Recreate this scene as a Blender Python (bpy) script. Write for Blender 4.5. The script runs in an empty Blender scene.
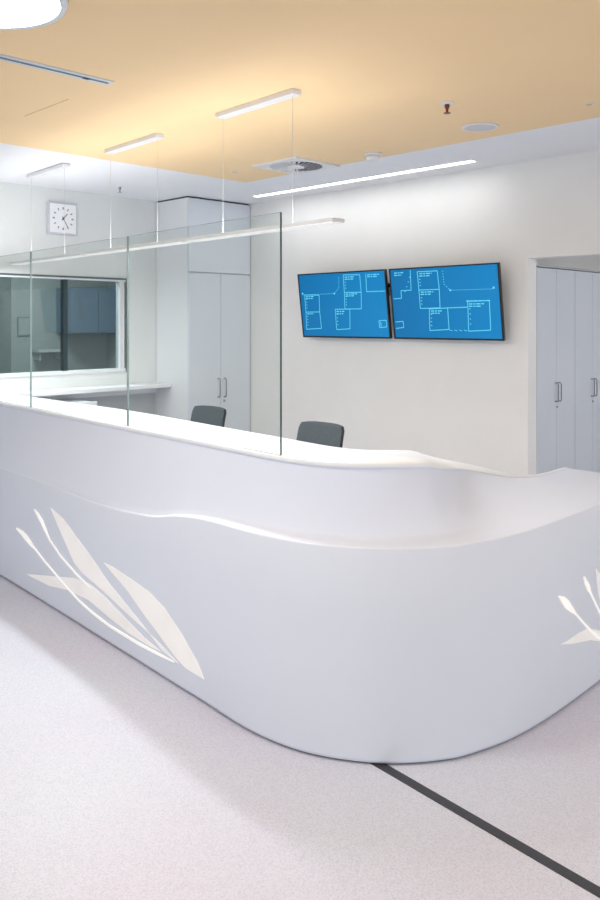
import bpy, bmesh, math
from mathutils import Vector, Matrix
PI = math.pi
sc = bpy.context.scene
C = sc.collection

# ------------------------------------------------------------------ materials
def lin(c):
    return tuple(((x/12.92) if x <= .04045 else ((x+.055)/1.055)**2.4) for x in c)

def mat(name, rgb, rough=.5, metal=0, emit=None, estr=0, noise=0, scale=8, bump=0, spec=.5, rgb2=None):
    """principled material whose colour is broken up by a noise texture in object space"""
    m = bpy.data.materials.new(name); m.use_nodes = True
    nt = m.node_tree; b = nt.nodes['Principled BSDF']
    b.inputs['Roughness'].default_value = rough; b.inputs['Metallic'].default_value = metal
    b.inputs['Specular IOR Level'].default_value = spec
    tc = nt.nodes.new('ShaderNodeTexCoord'); nz = nt.nodes.new('ShaderNodeTexNoise')
    nz.inputs['Scale'].default_value = scale; nz.inputs['Detail'].default_value = 3
    nt.links.new(tc.outputs['Object'], nz.inputs['Vector'])
    rp = nt.nodes.new('ShaderNodeValToRGB')
    a = rgb; c2 = rgb2 or tuple(min(1, x*(1+noise)) for x in rgb)
    c1 = tuple(x*(1-noise) for x in a) if rgb2 is None else a
    rp.color_ramp.elements[0].position = .35; rp.color_ramp.elements[1].position = .65
    rp.color_ramp.elements[0].color = (*lin(c1), 1); rp.color_ramp.elements[1].color = (*lin(c2), 1)
    nt.links.new(nz.outputs['Fac'], rp.inputs['Fac'])
    nt.links.new(rp.outputs['Color'], b.inputs['Base Color'])
    if bump:
        bp = nt.nodes.new('ShaderNodeBump'); bp.inputs['Strength'].default_value = bump
        bp.inputs['Distance'].default_value = .002
        nt.links.new(nz.outputs['Fac'], bp.inputs['Height']); nt.links.new(bp.outputs['Normal'], b.inputs['Normal'])
    if estr:
        b.inputs['Emission Color'].default_value = (*lin(emit or rgb), 1); b.inputs['Emission Strength'].default_value = estr
    return m

def glass_mat(name, tint, ior=1.35):
    m = bpy.data.materials.new(name); m.use_nodes = True
    nt = m.node_tree; nt.nodes.clear()
    out = nt.nodes.new('ShaderNodeOutputMaterial'); mx = nt.nodes.new('ShaderNodeMixShader')
    tr = nt.nodes.new('ShaderNodeBsdfTransparent'); gl = nt.nodes.new('ShaderNodeBsdfGlossy'); fr = nt.nodes.new('ShaderNodeLayerWeight')
    tr.inputs['Color'].default_value = (*tint, 1); gl.inputs['Roughness'].default_value = 0.0
    # Schlick reflectance from the facing angle (same from both sides of the sheet)
    p5 = nt.nodes.new('ShaderNodeMath'); p5.operation = 'POWER'; p5.inputs[1].default_value = 5
    ma = nt.nodes.new('ShaderNodeMath'); ma.operation = 'MULTIPLY_ADD'; f0 = ((ior-1)/(ior+1))**2
    ma.inputs[1].default_value = 1-f0; ma.inputs[2].default_value = f0
    fr.inputs['Blend'].default_value = .5
    nt.links.new(fr.outputs['Facing'], p5.inputs[0]); nt.links.new(p5.outputs[0], ma.inputs[0]); nt.links.new(ma.outputs[0], mx.inputs[0]); nt.links.new(tr.outputs[0], mx.inputs[1])
    nt.links.new(gl.outputs[0], mx.inputs[2]); nt.links.new(mx.outputs[0], out.inputs[0])
    return m

M = {}
M['wall'] = mat('wall_paint', (.915, .908, .895), .7, noise=.006, scale=3)
M['wall_cool'] = mat('wall_paint_cool', (.90, .912, .905), .7, noise=.006, scale=3)
M['ceil'] = mat('ceiling_white', (.93, .935, .945), .8, noise=.004, scale=3)
M['orange'] = mat('ceiling_apricot', (.975, .853, .665), .75, noise=.006, scale=2)
M['seam'] = mat('seam_tan', (.86, .74, .56), .8, noise=.02)  # darker tan for the ceiling panel joint and cover centres
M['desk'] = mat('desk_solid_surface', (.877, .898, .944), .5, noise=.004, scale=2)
M['fascia'] = mat('desk_upper_lightened', (.88, .90, .955), .6, noise=.004, scale=2, spec=.35)  # desk surface lightened and blued to stand in for light from above
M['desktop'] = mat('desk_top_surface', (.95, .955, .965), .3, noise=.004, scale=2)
M['plinth'] = mat('base_shadow_grey', (.46, .46, .50), .6, noise=.03)
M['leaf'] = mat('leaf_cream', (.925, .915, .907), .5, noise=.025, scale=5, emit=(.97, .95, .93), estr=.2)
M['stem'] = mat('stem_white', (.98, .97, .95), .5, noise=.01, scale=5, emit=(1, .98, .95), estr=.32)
M['white'] = mat('white_laminate', (.915, .92, .93), .4, noise=.004, scale=2)
M['cabinet'] = mat('cabinet_laminate', (.865, .885, .91), .42, noise=.006, scale=2)
M['dark'] = mat('dark_gap', (.22, .23, .25), .6, noise=.05)
M['metalw'] = mat('white_metal', (.90, .90, .91), .35, noise=.01)
M['steel'] = mat('brushed_steel', (.62, .64, .66), .3, metal=.85, noise=.03, scale=40)
M['black'] = mat('black_plastic', (.07, .08, .09), .4, noise=.05)
M['chair'] = mat('charcoal_mesh_fabric', (.31, .345, .365), .75, noise=.10, scale=160, bump=.4)
M['chair_edge'] = mat('black_chair_shell', (.14, .155, .17), .45, noise=.05)
M['strip'] = mat('floor_strip_dark', (.24, .245, .275), .5, noise=.05, scale=60)
M['lamp'] = mat('lamp_diffuser', (1, 1, 1), .5, emit=(1, .99, .98), estr=6.0)
M['lampsoft'] = mat('lamp_underside', (.98, .98, .98), .5, emit=(1, .99, .97), estr=.2)
M['line'] = mat('light_line', (1, 1, 1), .5, emit=(1, 1, 1), estr=5.0)
M['vent'] = mat('vent_white', (.90, .90, .90), .45, noise=.01)
M['grille'] = mat('speaker_mesh', (.83, .82, .81), .6, noise=.05, scale=300)
M['red'] = mat('sprinkler_red', (.45, .14, .12), .4, noise=.05)
M['slotw'] = mat('slot_aluminium', (.80, .83, .86), .35, noise=.01)
M['slotd'] = mat('slot_shadow', (.38, .46, .52), .5, noise=.03)
M['edge'] = mat('glass_edge', (.27, .34, .335), .25, noise=.03)
M['edgepale'] = mat('glass_top_edge', (.52, .59, .58), .25, noise=.03)
M['glass'] = glass_mat('clear_glass', (.945, .962, .953), 1.28)
M['wglass'] = glass_mat('window_glass', (.72, .77, .785), 1.5)
M['frame'] = mat('window_gasket', (.33, .37, .38), .5, noise=.03)
M['stile'] = mat('window_stile', (.14, .20, .22), .5, noise=.03)
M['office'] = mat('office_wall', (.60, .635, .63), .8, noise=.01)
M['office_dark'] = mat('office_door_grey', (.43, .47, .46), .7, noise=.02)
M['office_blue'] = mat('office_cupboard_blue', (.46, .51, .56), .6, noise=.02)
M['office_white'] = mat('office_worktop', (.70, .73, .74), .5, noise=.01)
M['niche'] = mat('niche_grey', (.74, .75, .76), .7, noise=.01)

# vinyl floor: pale lilac grey with fine speckles
def floor_mat():
    m = mat('speckled_vinyl', (.86, .845, .865), .42, spec=.35)
    nt = m.node_tree; b = nt.nodes['Principled BSDF']
    tc = nt.nodes['Texture Coordinate']
    v = nt.nodes.new('ShaderNodeTexVoronoi'); v.inputs['Scale'].default_value = 260
    n2 = nt.nodes.new('ShaderNodeTexNoise'); n2.inputs['Scale'].default_value = .9; n2.inputs['Detail'].default_value = 2
    nt.links.new(tc.outputs['Object'], v.inputs['Vector']); nt.links.new(tc.outputs['Object'], n2.inputs['Vector'])
    r1 = nt.nodes.new('ShaderNodeValToRGB'); e = r1.color_ramp.elements
    e[0].color = (*lin((.80, .81, .862)), 1); e[1].color = (*lin((.865, .873, .918)), 1); e[0].position = .1; e[1].position = .6
    sp = nt.nodes.new('ShaderNodeSeparateColor'); nt.links.new(v.outputs['Color'], sp.inputs[0]); nt.links.new(sp.outputs[0], r1.inputs[0])
    r2 = nt.nodes.new('ShaderNodeValToRGB'); e = r2.color_ramp.elements
    e[0].color = (*lin((1, .975, .985)), 1); e[1].color = (1, 1, 1, 1); e[0].position = .4; e[1].position = .6
    nt.links.new(n2.outputs['Fac'], r2.inputs[0])
    mx = nt.nodes.new('ShaderNodeMix'); mx.data_type = 'RGBA'; mx.blend_type = 'MULTIPLY'; mx.inputs[0].default_value = 1
    nt.links.new(r1.outputs[0], mx.inputs[6]); nt.links.new(r2.outputs[0], mx.inputs[7])
    nt.links.new(mx.outputs[2], b.inputs['Base Color'])
    return m
M['floor'] = floor_mat()

def screen_mat():
    m = bpy.data.materials.new('screen_blue'); m.use_nodes = True
    nt = m.node_tree; b = nt.nodes['Principled BSDF']
    tc = nt.nodes.new('ShaderNodeTexCoord'); mp = nt.nodes.new('ShaderNodeMapping'); gr = nt.nodes.new('ShaderNodeTexGradient')
    mp.inputs['Location'].default_value = (.15, 0, 0); mp.inputs['Rotation'].default_value = (0, 0, .25)
    nt.links.new(tc.outputs['Generated'], mp.inputs[0]); nt.links.new(mp.outputs[0], gr.inputs[0])
    r = nt.nodes.new('ShaderNodeValToRGB'); e = r.color_ramp.elements
    e[0].color = (*lin((.04, .43, .67)), 1); e[1].color = (*lin((.08, .52, .77)), 1)
    nt.links.new(gr.outputs['Fac'], r.inputs[0])
    b.inputs['Base Color'].default_value = (.002, .01, .02, 1); b.inputs['Roughness'].default_value = .35
    b.inputs['Specular IOR Level'].default_value = .2
    nt.links.new(r.outputs[0], b.inputs['Emission Color']); b.inputs['Emission Strength'].default_value = .92
    return m
M['screen'] = screen_mat()
M['gfx'] = mat('screen_lines', (.1, .3, .35), .5, emit=(.38, .80, .90), estr=1.05)

# ------------------------------------------------------------------ mesh helpers
class MB:
    def __init__(s): s.bm = bmesh.new()
    def box(s, lo, hi, mi=0):
        x0, y0, z0 = lo; x1, y1, z1 = hi
        v = [s.bm.verts.new(p) for p in ((x0,y0,z0),(x1,y0,z0),(x1,y1,z0),(x0,y1,z0),(x0,y0,z1),(x1,y0,z1),(x1,y1,z1),(x0,y1,z1))]
        for q in ((3,2,1,0),(4,5,6,7),(0,1,5,4),(1,2,6,5),(2,3,7,6),(3,0,4,7)):
            f = s.bm.faces.new([v[i] for i in q]); f.material_index = mi
        return s
    def face(s, pts, mi=0):
        f = s.bm.faces.new([s.bm.verts.new(p) for p in pts]); f.material_index = mi; return f
    def lathe(s, prof, n=32, c=(0,0,0), axis='Z', mi=0, smooth=True):
        rings = []
        for r, z in prof:
            ring = []
            for k in range(n):
                a = 2*PI*k/n; x, y = r*math.cos(a), r*math.sin(a)
                p = {'Z': (x, y, z), 'X': (z, x, y), 'Y': (x, z, y)}[axis]
                ring.append(s.bm.verts.new((p[0]+c[0], p[1]+c[1], p[2]+c[2])))
            rings.append(ring)
        for a, b in zip(rings, rings[1:]):
            for k in range(n):
                f = s.bm.faces.new((a[k], a[(k+1) % n], b[(k+1) % n], b[k])); f.material_index = mi; f.smooth = smooth
        for ring in (rings[0], rings[-1]):
            f = s.bm.faces.new(ring); f.material_index = mi
        return s
    def tube(s, pts, r, n=10, mi=0):
        pts = [Vector(p) for p in pts]; rings = []
        for i, p in enumerate(pts):
            d = (pts[min(i+1, len(pts)-1)] - pts[max(i-1, 0)]).normalized()
            up = Vector((0,0,1)) if abs(d.z) < .9 else Vector((1,0,0))
            a = d.cross(up).normalized(); b = d.cross(a).normalized()
            rr = r[i] if isinstance(r, (list, tuple)) else r
            rings.append([s.bm.verts.new(p + a*rr*math.cos(2*PI*k/n) + b*rr*math.sin(2*PI*k/n)) for k in range(n)])
        for A, B in zip(rings, rings[1:]):
            for k in range(n):
                f = s.bm.faces.new((A[k], A[(k+1) % n], B[(k+1) % n], B[k])); f.smooth = True; f.material_index = mi
        s.bm.faces.new(rings[0]); s.bm.faces.new(rings[-1])
        return s
    def grid(s, rows, smooth=True, mi=0, close=False):
        vs = [[s.bm.verts.new(p) for p in r] for r in rows]
        for A, B in zip(vs, vs[1:]):
            m = len(A)
            for k in range(m if close else m-1):
                f = s.bm.faces.new((A[k], A[(k+1) % m], B[(k+1) % m], B[k])); f.smooth = smooth; f.material_index = mi
        return vs
    def build(s, name, mats, parent=None, bevel=0, loc=None, seg=2):
        bmesh.ops.recalc_face_normals(s.bm, faces=s.bm.faces)
        me = bpy.data.meshes.new(name); s.bm.to_mesh(me); s.bm.free()
        for m in (mats if isinstance(mats, (list, tuple)) else [mats]): me.materials.append(m)
        o = bpy.data.objects.new(name, me); C.objects.link(o)
        if parent: o.parent = parent
        if loc: o.location = loc
        if bevel:
            md = o.modifiers.new('edge_round', 'BEVEL'); md.width = bevel; md.segments = seg; md.limit_method = 'ANGLE'
        return o

def tag(o, label=None, cat=None, group=None, kind=None):
    if label: o['label'] = label
    if cat: o['category'] = cat
    if group: o['group'] = group
    if kind: o['kind'] = kind
    return o
def empty(name, loc, label, cat, group=None, rz=0):
    o = bpy.data.objects.new(name, None); C.objects.link(o); o.location = loc; o.rotation_euler.z = rz
    o.empty_display_size = .1
    return tag(o, label, cat, group)
def struct(o): o['kind'] = 'structure'; return o
def copy_tree(o, parent=None):
    c = o.copy(); C.objects.link(c); c.parent = parent
    for ch in list(o.children): copy_tree(ch, c)
    return c
def Bx(*a): return MB().box(*a)

# axes: +X runs along the window wall, +Y along the monitor wall; metres; camera stands over the origin
ZC = 2.786          # white ceiling
ZO = 2.782          # underside of the apricot field
VA, UB = 6.36, 5.18 # window wall, monitor wall

# ------------------------------------------------------------------ the setting
struct(Bx((-5,-5,-.1),(9.2,9.3,0)).build('floor', M['floor']))
sb = MB(); sb.grid([[(1.815,-4,0),(1.815,-4,.0025),(1.855,-4,.0025),(1.855,-4,0)],[(2.328,1.975,0),(2.328,1.975,.0025),(2.368,1.975,.0025),(2.368,1.975,0)]], False)
struct(sb.build('trim_1', M['strip']))
struct(Bx((-5,-5,ZC),(UB+.12,VA+.1,ZC+.12)).build('ceiling', M['ceil']))
struct(Bx((-5,-5,ZO),(4.335,4.96,ZC+.001)).build('ceiling_field', M['orange']))
w = MB()   # window wall with its opening
WX0, WX1, WZ0, WZ1 = 1.2, 4.10, 1.20, 2.035
w.box((-5,VA,0),(WX0,VA+.1,ZC)).box((WX1,VA,0),(UB+.12,VA+.1,ZC))
w.box((WX0,VA,0),(WX1,VA+.1,WZ0)).box((WX0,VA,WZ1),(WX1,VA+.1,ZC))
struct(w.build('wall_left', M['wall_cool']))
w = MB()   # monitor wall with the doorway
w.box((UB,2.905,0),(UB+.12,VA,ZC)).box((UB,-5,0),(UB+.12,1.35,ZC)).box((UB,1.35,2.10),(UB+.12,2.905,ZC))
struct(w.build('wall_right', M['wall']))
# passage behind the doorway
struct(Bx((UB+.12,4.0,0),(9.2,4.12,2.7)).build('wall_passage_side', M['wall']))
struct(Bx((9.0,-1,0),(9.12,4.0,2.7)).build('wall_passage_end', M['wall']))
struct(Bx((UB+.12,-1.12,0),(9.2,-1,2.7)).build('wall_passage_near', M['wall']))
struct(Bx((UB+.12,-1.12,2.62),(9.2,4.12,2.74)).build('ceiling_passage', M['ceil']))
# room behind the window
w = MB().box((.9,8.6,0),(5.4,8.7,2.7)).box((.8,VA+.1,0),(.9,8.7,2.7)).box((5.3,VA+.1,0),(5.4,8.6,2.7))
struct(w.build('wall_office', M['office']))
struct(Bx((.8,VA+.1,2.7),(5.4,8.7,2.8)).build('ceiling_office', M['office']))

# window: frame, gasket, two panes, stile
wf = MB()
t = .028
wf.box((WX0,VA-.012,WZ0),(WX1,VA+.09,WZ0+t)).box((WX0,VA-.012,WZ1-t*.6),(WX1,VA+.09,WZ1))
wf.box((WX1-.038,VA+.02,WZ0+t),(WX1,VA+.09,WZ1-t*.6)).box((WX0,VA-.012,WZ0+t),(WX0+t,VA+.09,WZ1-t*.6))
win = struct(wf.build('window_1', M['white']))
g = MB()
g.box((WX0,VA-.016,WZ1-.004),(WX1+.012,VA+.01,WZ1+.012)).box((WX1,VA-.016,WZ0-.004),(WX1+.012,VA+.01,WZ1+.002))
g.build('window_gasket', M['frame'], win)
SX = 3.515
Bx((SX-.018,VA+.015,WZ0+t),(SX+.018,VA+.075,WZ1-t*.6)).build('window_stile', M['stile'], win)
Bx((WX0+t,VA+.03,WZ0+t),(SX-.018,VA+.038,WZ1-t*.6)).build('window_pane', M['wglass'], win)
Bx((SX+.018,VA+.05,WZ0+t),(WX1-.038,VA+.058,WZ1-t*.6)).build('window_pane', M['wglass'], win)

# things in the room behind the glass
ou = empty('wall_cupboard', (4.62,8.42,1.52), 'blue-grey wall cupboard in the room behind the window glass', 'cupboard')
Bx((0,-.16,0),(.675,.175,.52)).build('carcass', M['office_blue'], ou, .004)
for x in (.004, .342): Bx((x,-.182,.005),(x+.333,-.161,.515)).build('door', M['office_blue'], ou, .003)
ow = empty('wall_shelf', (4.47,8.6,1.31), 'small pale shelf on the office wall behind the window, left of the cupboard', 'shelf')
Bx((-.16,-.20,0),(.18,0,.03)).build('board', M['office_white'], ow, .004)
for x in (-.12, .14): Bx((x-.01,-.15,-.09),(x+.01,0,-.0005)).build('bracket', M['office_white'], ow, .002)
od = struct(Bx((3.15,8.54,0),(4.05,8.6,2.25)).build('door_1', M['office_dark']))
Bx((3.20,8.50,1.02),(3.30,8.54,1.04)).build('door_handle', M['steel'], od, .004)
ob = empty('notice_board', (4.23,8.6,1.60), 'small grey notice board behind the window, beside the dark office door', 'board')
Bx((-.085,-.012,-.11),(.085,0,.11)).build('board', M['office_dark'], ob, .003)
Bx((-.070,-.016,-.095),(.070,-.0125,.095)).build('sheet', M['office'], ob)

# ------------------------------------------------------------------ reception desk
# stations: base, top front edge, top inner edge, height of the lower panel, ledge width, height of the top
ST = [
 ((2.405,6.05),(2.557,6.05),(2.870,6.05),.700,.000,1.09),
 ((2.343,5.099),(2.498,5.10),(2.870,5.10),.702,.000,1.09),
 ((2.293,4.339),(2.450,4.34),(2.862,4.36),.706,.000,1.09),
 ((2.249,3.723),(2.413,3.74),(2.81,3.76),.698,.002,1.09),
 ((2.213,3.219),(2.383,3.25),(2.76,3.28),.728,.014,1.09),
 ((2.197,3.000),(2.370,3.04),(2.74,3.07),.770,.030,1.09),
 ((2.183,2.780),(2.356,2.82),(2.72,2.86),.795,.050,1.09),
 ((2.159,2.460),(2.338,2.52),(2.69,2.60),.806,.085,1.09),
 ((2.181,2.235),(2.348,2.345),(2.685,2.43),.807,.105,1.09),
 ((2.243,2.067),(2.392,2.19),(2.72,2.31),.807,.115,1.09),
 ((2.365,1.892),(2.503,2.05),(2.79,2.225),.807,.12,1.09),
 ((2.548,1.752),(2.685,1.965),(2.90,2.195),.808,.125,1.078),
 ((2.690,1.700),(2.83,1.985),(3.01,2.20),.809,.13,1.046),
 ((2.847,1.665),(2.99,2.035),(3.14,2.205),.810,.135,1.012),
 ((3.107,1.645),(3.26,2.11),(3.385,2.212),.812,.14,.955),
 ((3.607,1.650),(3.74,2.18),(3.83,2.222),.813,.14,.848),
 ((4.00,1.655),(4.05,2.20),(4.08,2.222),.808,.12,.815),
 ((4.365,1.660),(4.365,2.20),(4.365,2.22),.808,.10,.816),
]
flat = [(*a, *b, *c, d, e, f) for a, b, c, d, e, f in ST]
def catmull(P, n):
    out = []
    # centripetal-like tangents by base chord
    T = [0]
    for a, b in zip(P, P[1:]): T.append(T[-1] + math.hypot(b[0]-a[0], b[1]-a[1]))
    K = len(P); D = []
    for i in range(K):
        a, b = max(i-1, 0), min(i+1, K-1)
        D.append([(P[b][k]-P[a][k])/(T[b]-T[a]) for k in range(len(P[0]))])
    for i in range(K-1):
        h = T[i+1]-T[i]
        for j in range(n):
            t = j/n; t2, t3 = t*t, t*t*t
            out.append([ (2*t3-3*t2+1)*P[i][k] + (t3-2*t2+t)*h*D[i][k] + (-2*t3+3*t2)*P[i+1][k] + (t3-t2)*h*D[i+1][k] for k in range(len(P[0]))])
    out.append(list(P[-1])); return out
DS = catmull(flat, 8)
def slab(zt): return .022 - .019*min(1, max(0, (1.09-zt)/.12))   # top slab thins out where the counter flows down
desk = empty('reception_desk', (2.9,2.9,0), 'large white curved reception desk with wavy ledge and cream leaf inlays', 'reception desk')
off = Vector((2.9,2.9,0))
def dpart(name, rows, m, smooth=True):
    b = MB(); b.grid(rows, smooth)
    bmesh.ops.translate(b.bm, verts=b.bm.verts, vec=-off)
    return b.build(name, m, desk)
pl, fp, fa, tp, bk = [], [], [], [], []
for q in DS:
    B, F, I = Vector(q[0:2]), Vector(q[2:4]), Vector(q[4:6]); ze, lw, zt = q[6], max(q[7], 0), q[8]
    d = (F-B); L = d.length; n = d.normalized()
    P = lambda w, z: (*(B + n*w), z)
    pl.append([P(.012, 0), P(.012, .016)])
    fp.append([P(.012, .010), P(0, .010), P(0, .02), P(0, ze*.33), P(0, ze*.66), P(0, ze-.006), P(.002, ze-.0015), P(.006, ze)])
    row = [P(.006, ze)]
    w0 = .006 + lw
    if lw > 0: row += [P(.006+lw*.5, ze+.001), P(w0, ze+.003)]
    else: row += [P(.007, ze+.001), P(.008, ze+.003)]; w0 = .008
    ZT = slab(zt); z0, z1 = ze+.003, zt-ZT
    k = min(lw/.11, 1)
    cx, cz = w0 + (L-w0)*(.5+.12*k), z0 + (z1-z0)*(.5-.16*k)
    for j in range(1, 13):
        t = j/12; a, b_, c_ = (1-t)**2, 2*t*(1-t), t*t
        row.append(P(a*w0+b_*cx+c_*L, a*z0+b_*cz+c_*z1))
    fa.append(row)
    m = (I-F).normalized()
    G = F - m*.006
    tp.append([(*F, zt-ZT), (*G, zt-ZT+.001), (*G, zt-ZT*.15), (*(G+m*.003), zt), (*((F+I)/2), zt), (*(I-m*.003), zt), (*I, zt-ZT*.15), (*I, zt-ZT), (*(I-m*.02), zt-ZT)])
    bk.append([(*(I-m*.02), zt-ZT), (*(I-m*.02), 0)])
pa = dpart('plinth', pl, M['plinth'])  # dark strip standing in for the thin shadow line at the desk foot
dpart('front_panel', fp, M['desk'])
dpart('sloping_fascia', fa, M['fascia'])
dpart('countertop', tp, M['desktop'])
dpart('inner_panel', bk, M['white'])
# end caps close the two ends
for nm, i in (('end_panel', 0), ('end_panel', -1)):
    prof = [fp[i][1]] + fp[i][2:] + fa[i][1:] + tp[i][1:] + [bk[i][1]]
    b = MB(); b.face([Vector(p)-off for p in prof]); b.build(nm, M['desk'], desk)

# leaf and reed inlays set flush in the front panel, drawn as (distance along the front, height)
base_pts = [Vector((q[0], q[1])) for q in DS]
S0 = 8   # index of the station where the distance is zero
cum = [0]
for a, b in zip(base_pts, base_pts[1:]): cum.append(cum[-1] + (b-a).length)
zero = cum[S0]
def on_front(s, z, out=.003):
    s += zero
    i = max(k for k in range(len(cum)-1) if cum[k] <= s)
    t = (s-cum[i])/(cum[i+1]-cum[i]); p = base_pts[i].lerp(base_pts[i+1], t); d = (base_pts[i+1]-base_pts[i]).normalized()
    nrm = Vector((d.y, -d.x))
    if nrm.dot(Vector((2.9,2.9))-p) > 0: nrm = -nrm
    return Vector((p.x+nrm.x*out, p.y+nrm.y*out, z)) - off
def inlay(name, outline, m, out=.003):
    b = MB(); b.face([(s, z, 0) for s, z in outline])
    bmesh.ops.triangulate(b.bm, faces=b.bm.faces[:])
    bmesh.ops.subdivide_edges(b.bm, edges=b.bm.edges[:], cuts=2, use_grid_fill=True)
    fr = b.bm.faces[:]
    ext = bmesh.ops.extrude_face_region(b.bm, geom=fr)
    top = {v for v in ext['geom'] if isinstance(v, bmesh.types.BMVert)}
    for v in b.bm.verts: v.co = on_front(v.co.x, v.co.y, out if v in top else -.001)
    o = b.build(name, m, desk); return o
def ribbon(pts, ws):
    L_, R_ = [], []
    for i, p in enumerate(pts):
        a, c = pts[max(i-1,0)], pts[min(i+1,len(pts)-1)]
        d = Vector((c[0]-a[0], c[1]-a[1])).normalized()
        L_.append((p[0]-d.y*ws[i], p[1]+d.x*ws[i])); R_.append((p[0]+d.y*ws[i], p[1]-d.x*ws[i]))
    return L_ + R_[::-1]
leafA = [(1.426,.405),(1.518,.405),(1.716,.387),(1.869,.37),(2.017,.329),(2.162,.251),(2.288,.163),(2.339,.107),(2.198,.109),(2.135,.126),(2.035,.165),(1.926,.212),(1.804,.261),(1.672,.323),(1.541,.367)]
leafB = [(.773,.576),(.934,.544),(1.119,.469),(1.28,.405),(1.48,.311),(1.682,.243),(1.824,.193),(1.999,.129),(2.135,.112),(1.926,.164),(1.692,.205),(1.497,.243),(1.329,.273),(1.181,.293),(1.082,.325),(.983,.403),(.86,.501)]
leafC = [(.426,.112),(.761,.179),(1.082,.243),(1.255,.256),(1.419,.236),(1.601,.192),(1.824,.140),(1.926,.127),(1.981,.119),(1.869,.114),(1.672,.119),(1.475,.139),(1.255,.168),(1.008,.159),(.761,.122),(.548,.115)]
st1 = ribbon([(.274,.362),(.36,.352),(.43,.332),(.50,.308),(.548,.295),(.68,.252),(.823,.213),(1.132,.135),(1.3,.112),(1.48,.097),(1.783,.094),(1.968,.101),(2.10,.106)],
             [.003,.014,.019,.013,.0045,.0045,.0045,.005,.0055,.006,.006,.005,.002])
st2 = ribbon([(.548,.527),(.60,.503),(.654,.474),(.70,.435),(.761,.388),(.909,.325),(1.132,.265),(1.28,.238)], [.003,.012,.014,.010,.0045,.0045,.0045,.003])
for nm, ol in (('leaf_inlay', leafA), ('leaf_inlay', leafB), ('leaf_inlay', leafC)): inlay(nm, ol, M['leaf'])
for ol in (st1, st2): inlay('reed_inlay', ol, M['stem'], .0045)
# the same plant, drawn steeper, on the right wing
rA = [(4.66,.54),(4.74,.545),(4.83,.52),(4.95,.43),(5.02,.33),(5.09,.20),(5.12,.12),(5.04,.135),(4.95,.20),(4.84,.33),(4.74,.45)]
rB = [(4.505,.535),(4.56,.49),(4.64,.42),(4.72,.34),(4.82,.24),(4.92,.155),(4.99,.115),(4.87,.17),(4.76,.225),(4.66,.275),(4.585,.32),(4.54,.40),(4.52,.47)]
rC = [(4.165,.286),(4.25,.284),(4.33,.288),(4.41,.284),(4.50,.258),(4.62,.21),(4.78,.15),(4.90,.112),(4.78,.118),(4.65,.15),(4.55,.19),(4.45,.225),(4.37,.240),(4.26,.262)]
r1 = ribbon([(4.15,.493),(4.185,.47),(4.22,.442),(4.265,.408),(4.305,.378),(4.418,.291),(4.573,.184),(4.70,.13),(4.85,.105)], [.003,.014,.019,.012,.0045,.005,.0055,.0055,.002])
r2 = ribbon([(4.385,.523),(4.405,.492),(4.43,.462),(4.449,.438),(4.51,.366),(4.573,.294),(4.64,.24)], [.003,.011,.013,.005,.0045,.0045,.003])
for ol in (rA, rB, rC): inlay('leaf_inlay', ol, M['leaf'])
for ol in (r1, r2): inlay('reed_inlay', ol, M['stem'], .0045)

# ------------------------------------------------------------------ glass screen on the counter
def glass_panel(v0, v1, label, dark_end=False):
    # one pane standing near the front edge of the counter, edge faces darker
    def p(v): return 2.346 + .0627*(v-2.459)
    a, b = Vector((p(v0), v0, 0)), Vector((p(v1), v1, 0)); d = (b-a).normalized(); n = Vector((d.y, -d.x, 0))
    o = a.copy(); o.z = 1.091; L = (b-a).length; T = .010; Hh = 2.111-1.091
    b_ = MB().box((0,-T/2,0),(L,T/2,Hh))
    for f in b_.bm.faces:
        c = f.calc_center_median()
        f.material_index = 0 if abs(abs(c.y)-T/2) < 1e-5 else (1 if dark_end and c.x < 1e-5 else 2)
    ob_ = b_.build('glass_panel', [M['glass'], M['edge'], M['edgepale']])
    ob_.location = o; ob_.rotation_euler.z = math.atan2(d.y, d.x)
    return tag(ob_, label, 'glass screen', 'glass panels along the counter')
glass_panel(2.459, 3.731, 'frameless glass panel on the counter with the dark free end edge, nearest the monitors', True)
glass_panel(3.737, 4.995, 'frameless glass panel on the counter, second from the free dark-edged end')
glass_panel(5.001, 6.02, 'glass panel on the counter furthest along from the monitors, cut by the photo edge')

# ------------------------------------------------------------------ monitors on the right wall
GL = {
 'A': [(.545,.968),(.732,.958),(.732,.689),(.54,.695),(.545,.968)], 'B': [(.54,.695),(.732,.689),(.718,.433),(.53,.434),(.54,.695)],
 'C': [(.415,.432),(.587,.432),(.569,.121),(.411,.107),(.415,.432)], 'D': [(.8,.968),(.793,.694),(.992,.695)],
 'E': [(.053,.675),(.235,.665),(.223,.393),(.051,.392),(.053,.675)], 'F': [(.051,.392),(.223,.393),(.228,.125),(.038,.108),(.051,.392)],
 'G': [(.9,.248),(.979,.255),(.978,.154),(.902,.141),(.9,.248)],
 't': [[(.559,.932),(.668,.928)],[(.559,.899),(.655,.897)],[(.553,.667),(.683,.668)],[(.552,.637),(.645,.637)],[(.428,.396),(.52,.398)],[(.427,.359),(.507,.363)],
       [(.815,.951),(.942,.95)],[(.814,.921),(.92,.921)],[(.067,.645),(.165,.643)],[(.066,.614),(.151,.612)],[(.065,.363),(.141,.364)]],
 'dot': [(.03,.676),(.421,.683),(.48,.767),(.491,.959)], 'spots': [(.421,.683),(.03,.70)],
}
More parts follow.
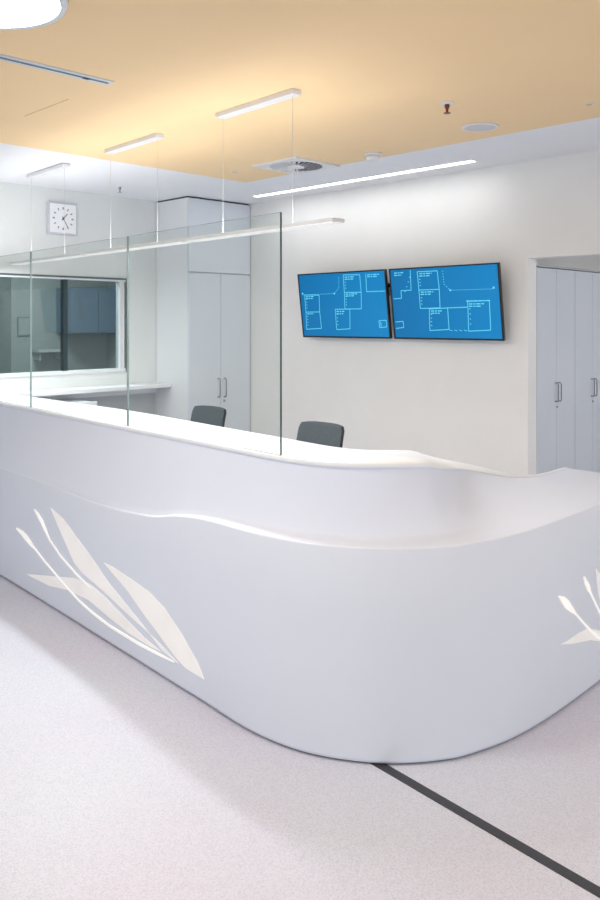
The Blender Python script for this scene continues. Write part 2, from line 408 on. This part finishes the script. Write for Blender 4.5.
GR = {
 'A': [(.204,.985),(.198,.695),(.095,.692),(.093,.579),(.012,.575)], 'B': [(.272,.956),(.465,.954),(.471,.693),(.275,.692),(.272,.956)],
 'C': [(.275,.692),(.471,.693),(.465,.43),(.275,.425),(.275,.692)], 'D': [(.362,.416),(.536,.427),(.534,.123),(.351,.105),(.362,.416)],
 'E': [(.536,.427),(.715,.434)], 'F': [(.723,.513),(.912,.518),(.906,.119),(.712,.101),(.723,.513)], 'G': [(.012,.228),(.091,.239),(.093,.148),(.012,.132)],
 'base': [(.533,.117),(.712,.103)],
 't': [[(.038,.954),(.132,.954)],[(.038,.92),(.112,.921)],[(.292,.925),(.41,.923)],[(.292,.892),(.388,.891)],[(.292,.661),(.413,.666)],[(.292,.628),(.386,.631)],
       [(.377,.386),(.479,.395)],[(.377,.354),(.457,.36)],[(.71,.519),(.918,.524)],[(.732,.477),(.865,.483)],[(.732,.445),(.836,.45)]],
 'dot': [(.515,.953),(.519,.764),(.573,.675),(.956,.674)], 'spots': [(.573,.675),(.956,.69)],
}
MW, MH = .985, .556
def monitor(name_label, v_left, gfx):
    # local frame: x to the viewer's right, z up, -y towards the viewer; origin at the lower edge
    r = empty('wall_monitor', (5.085, v_left, 1.517), name_label, 'monitor', 'monitors on the wall rail')
    r.rotation_euler = (math.radians(7.5), 0, -PI/2)
    # rotate so local +x -> -Y world, local -y -> -X world
    h = MB().box((0,0,0),(MW,.018,MH)); h.box((.22,.018,.10),(MW-.22,.045,MH-.08)); h.build('housing', M['black'], r, .003)
    bz = MB(); e = .013
    bz.box((0,-.006,0),(MW,-.0005,e)).box((0,-.006,MH-e*.8),(MW,-.0005,MH)).box((0,-.006,e),(e,-.0005,MH-e*.8)).box((MW-e,-.006,e),(MW,-.0005,MH-e*.8))
    bz.build('bezel', M['black'], r)
    s = Bx((e,-.003,e),(MW-e,-.0005,MH-e*.8)).build('screen', M['screen'], r)
    W, Hs = MW-2*e, MH-1.8*e
    g = MB()
    def seg(a, b, w):
        A = Vector((e+a[0]*W, e+a[1]*Hs)); B_ = Vector((e+b[0]*W, e+b[1]*Hs)); d = (B_-A)
        if d.length < 1e-6: return
        d.normalize(); n = Vector((-d.y, d.x))*w
        g.face([(p.x, -.0036, p.y) for p in (A-n, B_-n, B_+n, A+n)])
    for k in 'ABCDEFG':
        if k in gfx:
            for a, b in zip(gfx[k], gfx[k][1:]): seg(a, b, .0029)
            if len(gfx[k]) == 5:   # row of small marks down the left side of a room box
                for j in range(4):
                    t_ = .25+.17*j; a, b = gfx[k][0], gfx[k][3]
                    p = (a[0]+(b[0]-a[0])*t_+.012, a[1]+(b[1]-a[1])*t_); seg(p, (p[0]+.012, p[1]), .003)
    if 'base' in gfx:
        (x0, y0), (x1, y1) = gfx['base']
        for j in range(4): seg((x0+(x1-x0)*(j+.1)/4, y0), (x0+(x1-x0)*(j+.7)/4, y1), .0022)
    for l in gfx['t']: # caption lines broken into words
        (x0, y0), (x1, y1) = l; x = x0; k = 0
        while x < x1-.004:
            w_ = (.03, .018, .038)[k % 3]; seg((x, y0), (min(x+w_, x1), y0), .0040); x += w_+.008; k += 1
    for a, b in zip(gfx['dot'], gfx['dot'][1:]):
        L_ = math.hypot((b[0]-a[0])*W, (b[1]-a[1])*Hs); n = max(2, int(L_/.018))
        for j in range(n):
            t0, t1 = j/n, (j+.5)/n
            seg((a[0]+(b[0]-a[0])*t0, a[1]+(b[1]-a[1])*t0), (a[0]+(b[0]-a[0])*t1, a[1]+(b[1]-a[1])*t1), .0022)
    for p in gfx['spots']: seg((p[0]-.008, p[1]), (p[0]+.008, p[1]), .007)
    g.build('floor_plan_lines', M['gfx'], s)
    Bx((.35,.046,.16),(.63,.062,.44)).build('mounting_plate', M['black'], r, .003)
    return r
monitor('left blue-screened wall monitor, tilted down, nearer the white wardrobe', 5.04, GL)
monitor('right blue-screened wall monitor, tilted down, nearer the doorway', 4.02, GR)
rail = empty('monitor_rail', (UB, 4.03, 1.95), 'black wall rail carrying both tilted monitors', 'wall mount')
Bx((-.024,-.905,-.016),(-.003,.905,.016)).build('rail', M['black'], rail, .002)
for y in (-.62, .62): Bx((-.003,y-.04,-.06),(0,y+.04,.06)).build('wall_plate', M['black'], rail)
for y in (-.90, .90): Bx((-.03,y-.01,-.02),(-.002,y+.01,.02)).build('end_cap', M['black'], rail, .002)

# ------------------------------------------------------------------ cupboards
def d_handle(b, x, z0, z1, y, r=.0055, out=.032):
    b.tube([(x,y,z0),(x,y-out*.75,z0),(x,y-out,z0+.012),(x,y-out,z1-.012),(x,y-out*.75,z1),(x,y,z1)], r, 8)
wd = empty('wardrobe', (4.44,5.85,0), 'tall white built-in wardrobe in the corner with two doors and upper compartment', 'wardrobe')
Ww, Wd, Wh = .737, .505, 2.772
Bx((0,.022,.06),(Ww,Wd,Wh)).build('carcass', M['white'], wd, .002)
Bx((.01,.04,0),(Ww,Wd,.06)).build('plinth', M['dark'], wd)
Bx((.006,.03,Wh),(Ww,Wd,ZC)).build('top_shadow_gap', M['dark'], wd)  # dark strip drawn for the shaded gap under the ceiling
Bx((.002,0,2.105),(Ww-.004,.02,Wh-.003)).build('upper_door', M['cabinet'], wd, .0015)
for i, (x0, x1, hx) in enumerate(((.002,.367,.335),(.370,Ww-.004,.408))):
    d = Bx((x0,0,.065),(x1,.02,2.096)).build('door', M['cabinet'], wd, .0015)
    b = MB(); d_handle(b, hx, .955, 1.125, 0); b.build('handle', M['steel'], d)
    if i: MB().lathe([(.011,0),(.011,-.006),(.008,-.008)], 16, (hx,0,.915), 'Y').build('lock', M['steel'], d)
def corridor_cupboard(u0, label):
    r = empty('storage_cupboard', (u0,3.415,0), label, 'cupboard', 'grey-white cupboards beyond the doorway')
    w_ = .69
    Bx((0,.022,.05),(w_,.5,2.115)).build('carcass', M['cabinet'], r, .002)
    Bx((.01,.05,0),(w_-.01,.5,.05)).build('plinth', M['dark'], r)
    Bx((0,-.004,2.119),(w_,.5,2.135)).build('top_board', M['niche'], r)
    for i, (x0, x1, hx) in enumerate(((.002,.3435,.318),(.3465,w_-.002,.372))):
        d = Bx((x0,0,.055),(x1,.02,2.112)).build('door', M['cabinet'], r, .002)
        b = MB(); d_handle(b, hx, .96, 1.12, 0); b.build('handle', M['steel'], d)
        if i: MB().lathe([(.010,0),(.010,-.006),(.007,-.008)], 16, (hx-.02,0,.91), 'Y').build('lock', M['steel'], d)
corridor_cupboard(6.235, 'tall pale cupboard beyond the doorway, the one beside the door jamb')
corridor_cupboard(6.928, 'tall pale cupboard beyond the doorway, further from the jamb, at the photo edge')

# shelf below the window, low drawer unit, sockets
sh = empty('window_shelf', (2.8,VA,1.05), 'long white shelf board fixed below the inside window', 'shelf')
Bx((-1.5,-.25,0),(1.637,-.001,.035)).build('board', M['white'], sh, .004)
Bx((-1.5,-.025,-.06),(1.637,-.001,-.001)).build('support_rail', M['white'], sh)
struct(Bx((0,VA-.004,.1),(4.43,VA-.0005,.985)).build('trim_shelf_shade', M['niche']))  # grey wall panel whose tone also holds the shade under the shelf
dr = empty('drawer_unit', (3.36,6.08,0), 'small white drawer unit standing under the window shelf', 'drawer unit')
Bx((-.32,-.13,.03),(.20,.24,.985)).build('carcass', M['white'], dr, .003)
Bx((-.3,-.12,0),(.18,.26,.03)).build('plinth', M['dark'], dr)
for k in range(4):
    z0 = .04+.24*k; d = Bx((-.316,-.148,z0),(.196,-.131,z0+.234)).build('drawer', M['white'], dr, .002)
    Bx((.05,-.156,z0+.185),(.13,-.1485,z0+.2)).build('handle', M['dark'], d, .002)
for u, lab in ((3.905,'small grey wall socket under the window shelf, left one of three'),(3.99,'small grey wall socket under the window shelf, middle of three'),(4.115,'small grey wall socket under the window shelf, nearest the wardrobe')):
    so = empty('wall_socket', (u,VA-.004,.84), lab, 'socket', 'sockets under the window shelf')
    Bx((-.04,-.008,-.04),(.04,0,.04)).build('cover_plate', M['niche'], so, .003)
    MB().lathe([(.02,-.0081),(.018,-.0095)], 20, (0,0,0), 'Y').build('socket_insert', M['dark'], so)

# ------------------------------------------------------------------ wall clock (1:25)
ck = empty('wall_clock', (3.462,VA,2.533), 'square white wall clock above the inside window', 'clock')
Bx((-.137,-.035,-.137),(.137,0,.137)).build('case', mat('clock_case', (.80,.81,.84), .4, noise=.01), ck, .006)
Bx((-.122,-.0375,-.122),(.122,-.0352,.122)).build('dial', mat('clock_dial', (.97,.97,.98), .4, noise=.004), ck)
mk = mat('clock_marks', (.54,.55,.59), .5, noise=.02)
for k in range(12):
    b = MB(); a = k*PI/6; r0, r1, w_ = .078, .098, (.0065 if k % 3 == 0 else .005)
    s_, c_ = math.sin(a), math.cos(a)
    b.face([(s_*r+c_*q, -.0382, c_*r-s_*q) for r, q in ((r0,-w_),(r0,w_),(r1,w_),(r1,-w_))])
    b.build('hour_mark', mk, ck)
def hand(ang, l, w_, y):
    s_, c_ = math.sin(ang), math.cos(ang)
    b = MB(); pts = [(s_*r+c_*q, c_*r-s_*q) for r, q in ((-.018,-w_),(-.018,w_),(l,w_*.6),(l,-w_*.6))]
    b.face([(x,y,z) for x, z in pts]); b.face([(x,y-.001,z) for x, z in pts]); return b
hand(math.radians(42.5), .058, .0045, -.039).build('hour_hand', M['dark'], ck)
hand(math.radians(150), .086, .0035, -.041).build('minute_hand', M['dark'], ck)
MB().lathe([(.007,-.0385),(.007,-.0435)], 16, (0,0,0), 'Y').build('hub', M['dark'], ck)

# ------------------------------------------------------------------ office chairs behind the desk
def make_chair(loc, label, rz=0):
    r = empty('office_chair', loc, label, 'chair', 'charcoal chairs behind the desk', rz)
    # faces -X ; back spans Y
    rows, rows2 = [], []
    def backpt(t, s, th):   # t 0..1 up, s -1..1 across
        hw = .214 - .012*abs(t-.45) - .014*max(0, t-.95)/.05 - (.02*max(0, .08-t)/.08)
        x = .215 + .075*t + .05*(t-.5)**2 - .035*(1-s*s)*-1*0 + .03*s*s*-1
        z = .48 + .465*t - .010*abs(s)**4*(1 if t > .9 else 0)
        return (x+th, s*hw, z)
    N, K = 14, 12
    ring = []
    for i in range(N+1):
        t_ = i/N
        front = [backpt(t_, -1+2*k/K, 0) for k in range(K+1)]
        back = [backpt(t_, 1-2*k/K, .032) for k in range(K+1)]
        ring.append(front+back)
    b = MB(); vs = b.grid(ring, True, 0, True)
    b.bm.faces.new(vs[0]); b.bm.faces.new(vs[-1])
    for f in b.bm.faces:
        f.material_index = 0 if f.normal.x < -.5 else 0
    bmesh.ops.recalc_face_normals(b.bm, faces=b.bm.faces)
    for f in b.bm.faces: f.material_index = 1 if f.normal.x > .25 or abs(f.normal.y) > .7 else 0
    b.build('backrest', [M['chair'], M['chair_edge']], r, .006)
    b = MB(); rows = []
    for i in range(9):
        x = -.25+.5*i/8; drop = .03*max(0, (.12-(x+.25))/.12)**2
        e = .225-.03*max(0, (abs(x)-.2)/.05)
        rows.append([(x, -e, .435-drop), (x, -e, .475-drop), (x, -e*.9, .49-drop), (x, 0, .482-drop), (x, e*.9, .49-drop), (x, e, .475-drop), (x, e, .435-drop)])
    vs = b.grid(rows, True, 0, True); b.bm.faces.new(vs[0]); b.bm.faces.new(vs[-1])
    b.build('seat', M['chair'], r, .004)
    MB().tube([(.05,0,.425),(.22,0,.42),(.285,0,.46),(.29,0,.60)], [.022,.022,.02,.018]).build('back_support', M['chair_edge'], r)
    MB().lathe([(.1,.43),(.1,.415),(.028,.395),(.028,.12),(.04,.115),(.04,.07)], 20).build('gas_lift', M['chair_edge'], r)
    for k in range(5):
        a = 2*PI*k/5+.3; c_, s_ = math.cos(a), math.sin(a)
        lg = MB().tube([(.03*c_,.03*s_,.10),(.16*c_,.16*s_,.095),(.30*c_,.30*s_,.075)], [.024,.02,.015]).build('leg', M['chair_edge'], r)
        cw = MB()
        cw.tube([(.30*c_+.012*s_,.30*s_-.012*c_,.029),(.30*c_-.012*s_,.30*s_+.012*c_,.029)], .029, 16)
        cw.tube([(.30*c_,.30*s_,.03),(.30*c_,.30*s_,.075)], .008, 8)
        cw.build('caster', M['black'], lg)
    return r
make_chair((3.83,3.90,0), 'charcoal office chair just right of the free glass edge, against the monitor wall')
make_chair((3.96,5.31,0), 'charcoal office chair seen through the glass in front of the white wardrobe')

# ------------------------------------------------------------------ pendant lamps in a row
def make_pendant(v, label):
    r = empty('pendant_lamp', (2.79,v,ZO), label, 'pendant lamp', 'linear pendant lamps over the counter', -.055)
    Bx((-.03,-.315,-.026),(.03,.315,0)).build('canopy', M['metalw'], r, .003)
    for y in (-.285, .285): MB().tube([(0,y,-.026),(0,y,-.655)], .0010, 6).build('cable', M['grille'], r)
    Bx((-.04,-.605,-.672),(.04,.605,-.655)).build('housing', M['metalw'], r, .003)
    Bx((-.036,-.595,-.676),(.036,.595,-.6725)).build('diffuser', M['lampsoft'], r)
    return r
p0 = make_pendant(3.11, 'slim white linear pendant lamp nearest the free end of the glass screen')
p1 = copy_tree(p0); p1.location.xy = (2.86, 4.345); p1['label'] = 'slim white linear pendant lamp, middle of the row over the counter'
p2 = copy_tree(p0); p2.location.xy = (2.93, 5.585); p2['label'] = 'slim white linear pendant lamp hanging nearest the wall clock'

# ------------------------------------------------------------------ ceiling fittings
rl = empty('ceiling_lamp', (1.158,2.705,ZO), 'large round ceiling lamp with white glowing disc and grey ring', 'ceiling lamp')
MB().lathe([(.300,0),(.300,-.03),(.294,-.042),(.276,-.042),(.276,-.03)], 96).build('ring', mat('lamp_ring', (.86,.89,.91), .4, noise=.01), rl)
MB().lathe([(.3015,-.012),(.3015,-.018)], 96).build('shadow_groove', M['slotd'], rl)
MB().lathe([(.275,-.026),(.275,-.040)], 96).build('diffuser', M['lamp'], rl)
ln = empty('light_line', (4.88,4.30,ZC), 'long thin recessed light line in the white ceiling strip above the monitors', 'ceiling lamp')
Bx((-.035,-1.15,-.006),(.035,1.15,0)).build('frame', M['metalw'], ln)
Bx((-.027,-1.14,-.009),(.027,1.14,-.0062)).build('diffuser', M['line'], ln)
sl = empty('slot_diffuser', (1.6,3.343,ZO), 'long narrow pale blue-grey air slot in the apricot ceiling', 'air vent')
Bx((-1.0,-.034,-.006),(.475,.034,0)).build('frame', M['slotw'], sl, .001)
Bx((-1.0,-.010,-.0085),(.46,.004,-.0062)).build('slot', M['slotd'], sl)
Bx((.33,-.010,-.011),(.36,.006,-.0087)).build('damper', M['dark'], sl)
struct(Bx((2.075,3.74,ZO-.0015),(2.081,4.22,ZO)).build('trim_3', M['seam']))
# swirl vent
vt = empty('swirl_vent', (4.115,4.155,ZO), 'square white swirl air vent near the corner of the apricot ceiling', 'air vent')
b = MB(); S, Rr, n = .225, .19, 48
inner, outer = [], []
for k in range(n):
    a = 2*PI*k/n; c_, s_ = math.cos(a), math.sin(a); q = S/max(abs(c_), abs(s_))
    inner.append((Rr*c_, Rr*s_)); outer.append((q*c_, q*s_))
b.grid([[(x,y,0) for x, y in outer], [(x,y,-.012) for x, y in outer], [(x,y,-.012) for x, y in inner], [(x,y,-.001) for x, y in inner]], False, 0, True)
b.build('plate', M['vent'], vt)
MB().lathe([(.19,-.0012),(.19,-.0022)], 48).build('dark_backing', M['black'], vt)
b = MB()
for k in range(28):
    a = 2*PI*k/28
    def pp(r, t_, z): return (r*math.cos(a+t_), r*math.sin(a+t_), z)
    p = [pp(.06,0,-.014), pp(.188,-.02,-.014), pp(.188,.10,-.005), pp(.06,.13,-.005)]
    b.face(p); b.face([(x,y,z-.001) for x, y, z in p])
    b.face([pp(.06,-.03,-.0152), pp(.188,-.03,-.0152), pp(.188,.025,-.0152), pp(.06,.025,-.0152)])
b.build('swirl_blades', M['vent'], vt)
MB().lathe([(.062,-.003),(.062,-.017),(.05,-.019)], 32).build('hub', M['vent'], vt)
# smoke detector
sd = empty('smoke_detector', (4.197,3.503,ZO), 'small round white smoke detector at the apricot ceiling edge', 'smoke detector')
MB().lathe([(.06,0),(.06,-.012),(.052,-.016)], 32).build('mounting_ring', M['metalw'], sd)
MB().lathe([(.044,-.0162),(.048,-.03),(.044,-.044),(.03,-.05)], 32).build('sensor_head', M['metalw'], sd)
# round speaker
sp = empty('ceiling_speaker', (4.058,2.583,ZO), 'flat round grey ceiling speaker with white rim', 'speaker')
MB().lathe([(.105,0),(.105,-.005),(.098,-.008),(.090,-.008),(.090,-.004)], 48).build('rim', M['metalw'], sp)
MB().lathe([(.0895,-.003),(.0895,-.0065)], 48).build('speaker_mesh', M['grille'], sp)
# sprinklers
def sprinkler(u, v, z, label, body):
    r = empty('sprinkler_head', (u,v,z), label, 'sprinkler', 'ceiling sprinklers')
    MB().lathe([(.035,0),(.034,-.004),(.024,-.008),(.018,-.010)], 28).build('rosette', M['metalw'], r)
    MB().lathe([(.013,-.0102),(.013,-.024),(.008,-.03),(.006,-.05),(.009,-.052)], 16).build('nozzle', body, r)
    MB().lathe([(.018,-.0525),(.018,-.055)], 20).build('deflector', body, r)
    return r
sprinkler(3.494, 2.42, ZO, 'dark red sprinkler head hanging from the apricot ceiling', M['red'])
sprinkler(3.72, 5.85, ZC, 'small grey sprinkler head under the white ceiling near the wall clock', M['steel'])
def cover(u, v, r_, label):
    r = empty('ceiling_cover', (u,v,ZO), label, 'ceiling cover')
    MB().lathe([(r_,0),(r_,-.003),(r_*.85,-.005)], 28).build('ring', M['metalw'], r)
    MB().lathe([(r_*.6,-.0052),(r_*.6,-.0065)], 24).build('centre', M['seam'], r)
cover(4.03, 1.91, .026, 'small pale round ceiling cover in the apricot ceiling near the photo edge')
cover(3.958, 4.66, .03, 'tiny pale round ceiling cover beyond the swirl vent')

# ------------------------------------------------------------------ light
def area(name, loc, sx, sy, power, col=(1,1,1), rot=(0,0,0), shape='RECTANGLE', spread=PI):
    l = bpy.data.lights.new(name, 'AREA'); l.shape = shape; l.size = sx
    if shape != 'DISK': l.size_y = sy
    l.energy = power; l.color = col; l.spread = spread
    o = bpy.data.objects.new(name, l); C.objects.link(o); o.location = loc; o.rotation_euler = rot
    return o
for u, v in ((2.79, 3.11), (2.86, 4.345), (2.93, 5.585)):
    area('pendant_down_light', (u,v,ZO-.680), .07, 1.1, 16, (.94,.97,1), (0,0,-.055))
    area('pendant_up_light', (u,v,ZO-.648), .07, 1.05, 3.2, (1,.985,.96), (PI,0,.055))
area('light_line_glow', (4.88,4.30,ZC-.014), .05, 2.26, 4.0, (.95,.97,1))
area('round_lamp_light', (1.158,2.705,ZO-.046), .54, .54, 16, (1,1,1), shape='DISK')
area('hall_fill_added', (-.8,2.2,ZO-.02), .8, .8, 17, (1,1,1), shape='DISK')  # unseen fill added to brighten the hall side and desk front
area('hall_fill_added', (2.9,-.9,ZO-.02), .8, .8, 30, (1,1,1), shape='DISK')  # second unseen fill, added to light the desk's right wing
pl_ = bpy.data.lights.new('passage_fill', 'POINT'); pl_.energy = 50; pl_.color = (.97,.985,1); pl_.shadow_soft_size = .2
po = bpy.data.objects.new('passage_fill', pl_); C.objects.link(po); po.location = (7.2,-.15,2.2)  # unseen fill added to brighten the passage beyond the doorway
area('office_fill', (3.7,7.3,2.68), .6, .6, 60, (1,1,.98))  # added light, out of view, lifting the dark room behind the window
w = bpy.data.worlds.new('World'); sc.world = w; w.use_nodes = True
bg = w.node_tree.nodes['Background']; bg.inputs[0].default_value = (.85, .925, 1, 1); bg.inputs[1].default_value = 1.25

# ------------------------------------------------------------------ camera
cam = bpy.data.cameras.new('Camera'); co = bpy.data.objects.new('Camera', cam); C.objects.link(co)
co.location = (0,0,1.65); co.rotation_euler = (PI/2, 0, -PI/4)
cam.sensor_fit = 'HORIZONTAL'; cam.sensor_width = 36; cam.lens = 36*810/600
cam.shift_y = -(450-322)/600*1.0
cam.clip_start = .05
sc.camera = co
sc.view_settings.view_transform = 'Standard'; sc.view_settings.look = 'None'
sc.view_settings.exposure = .06; sc.view_settings.gamma = 1
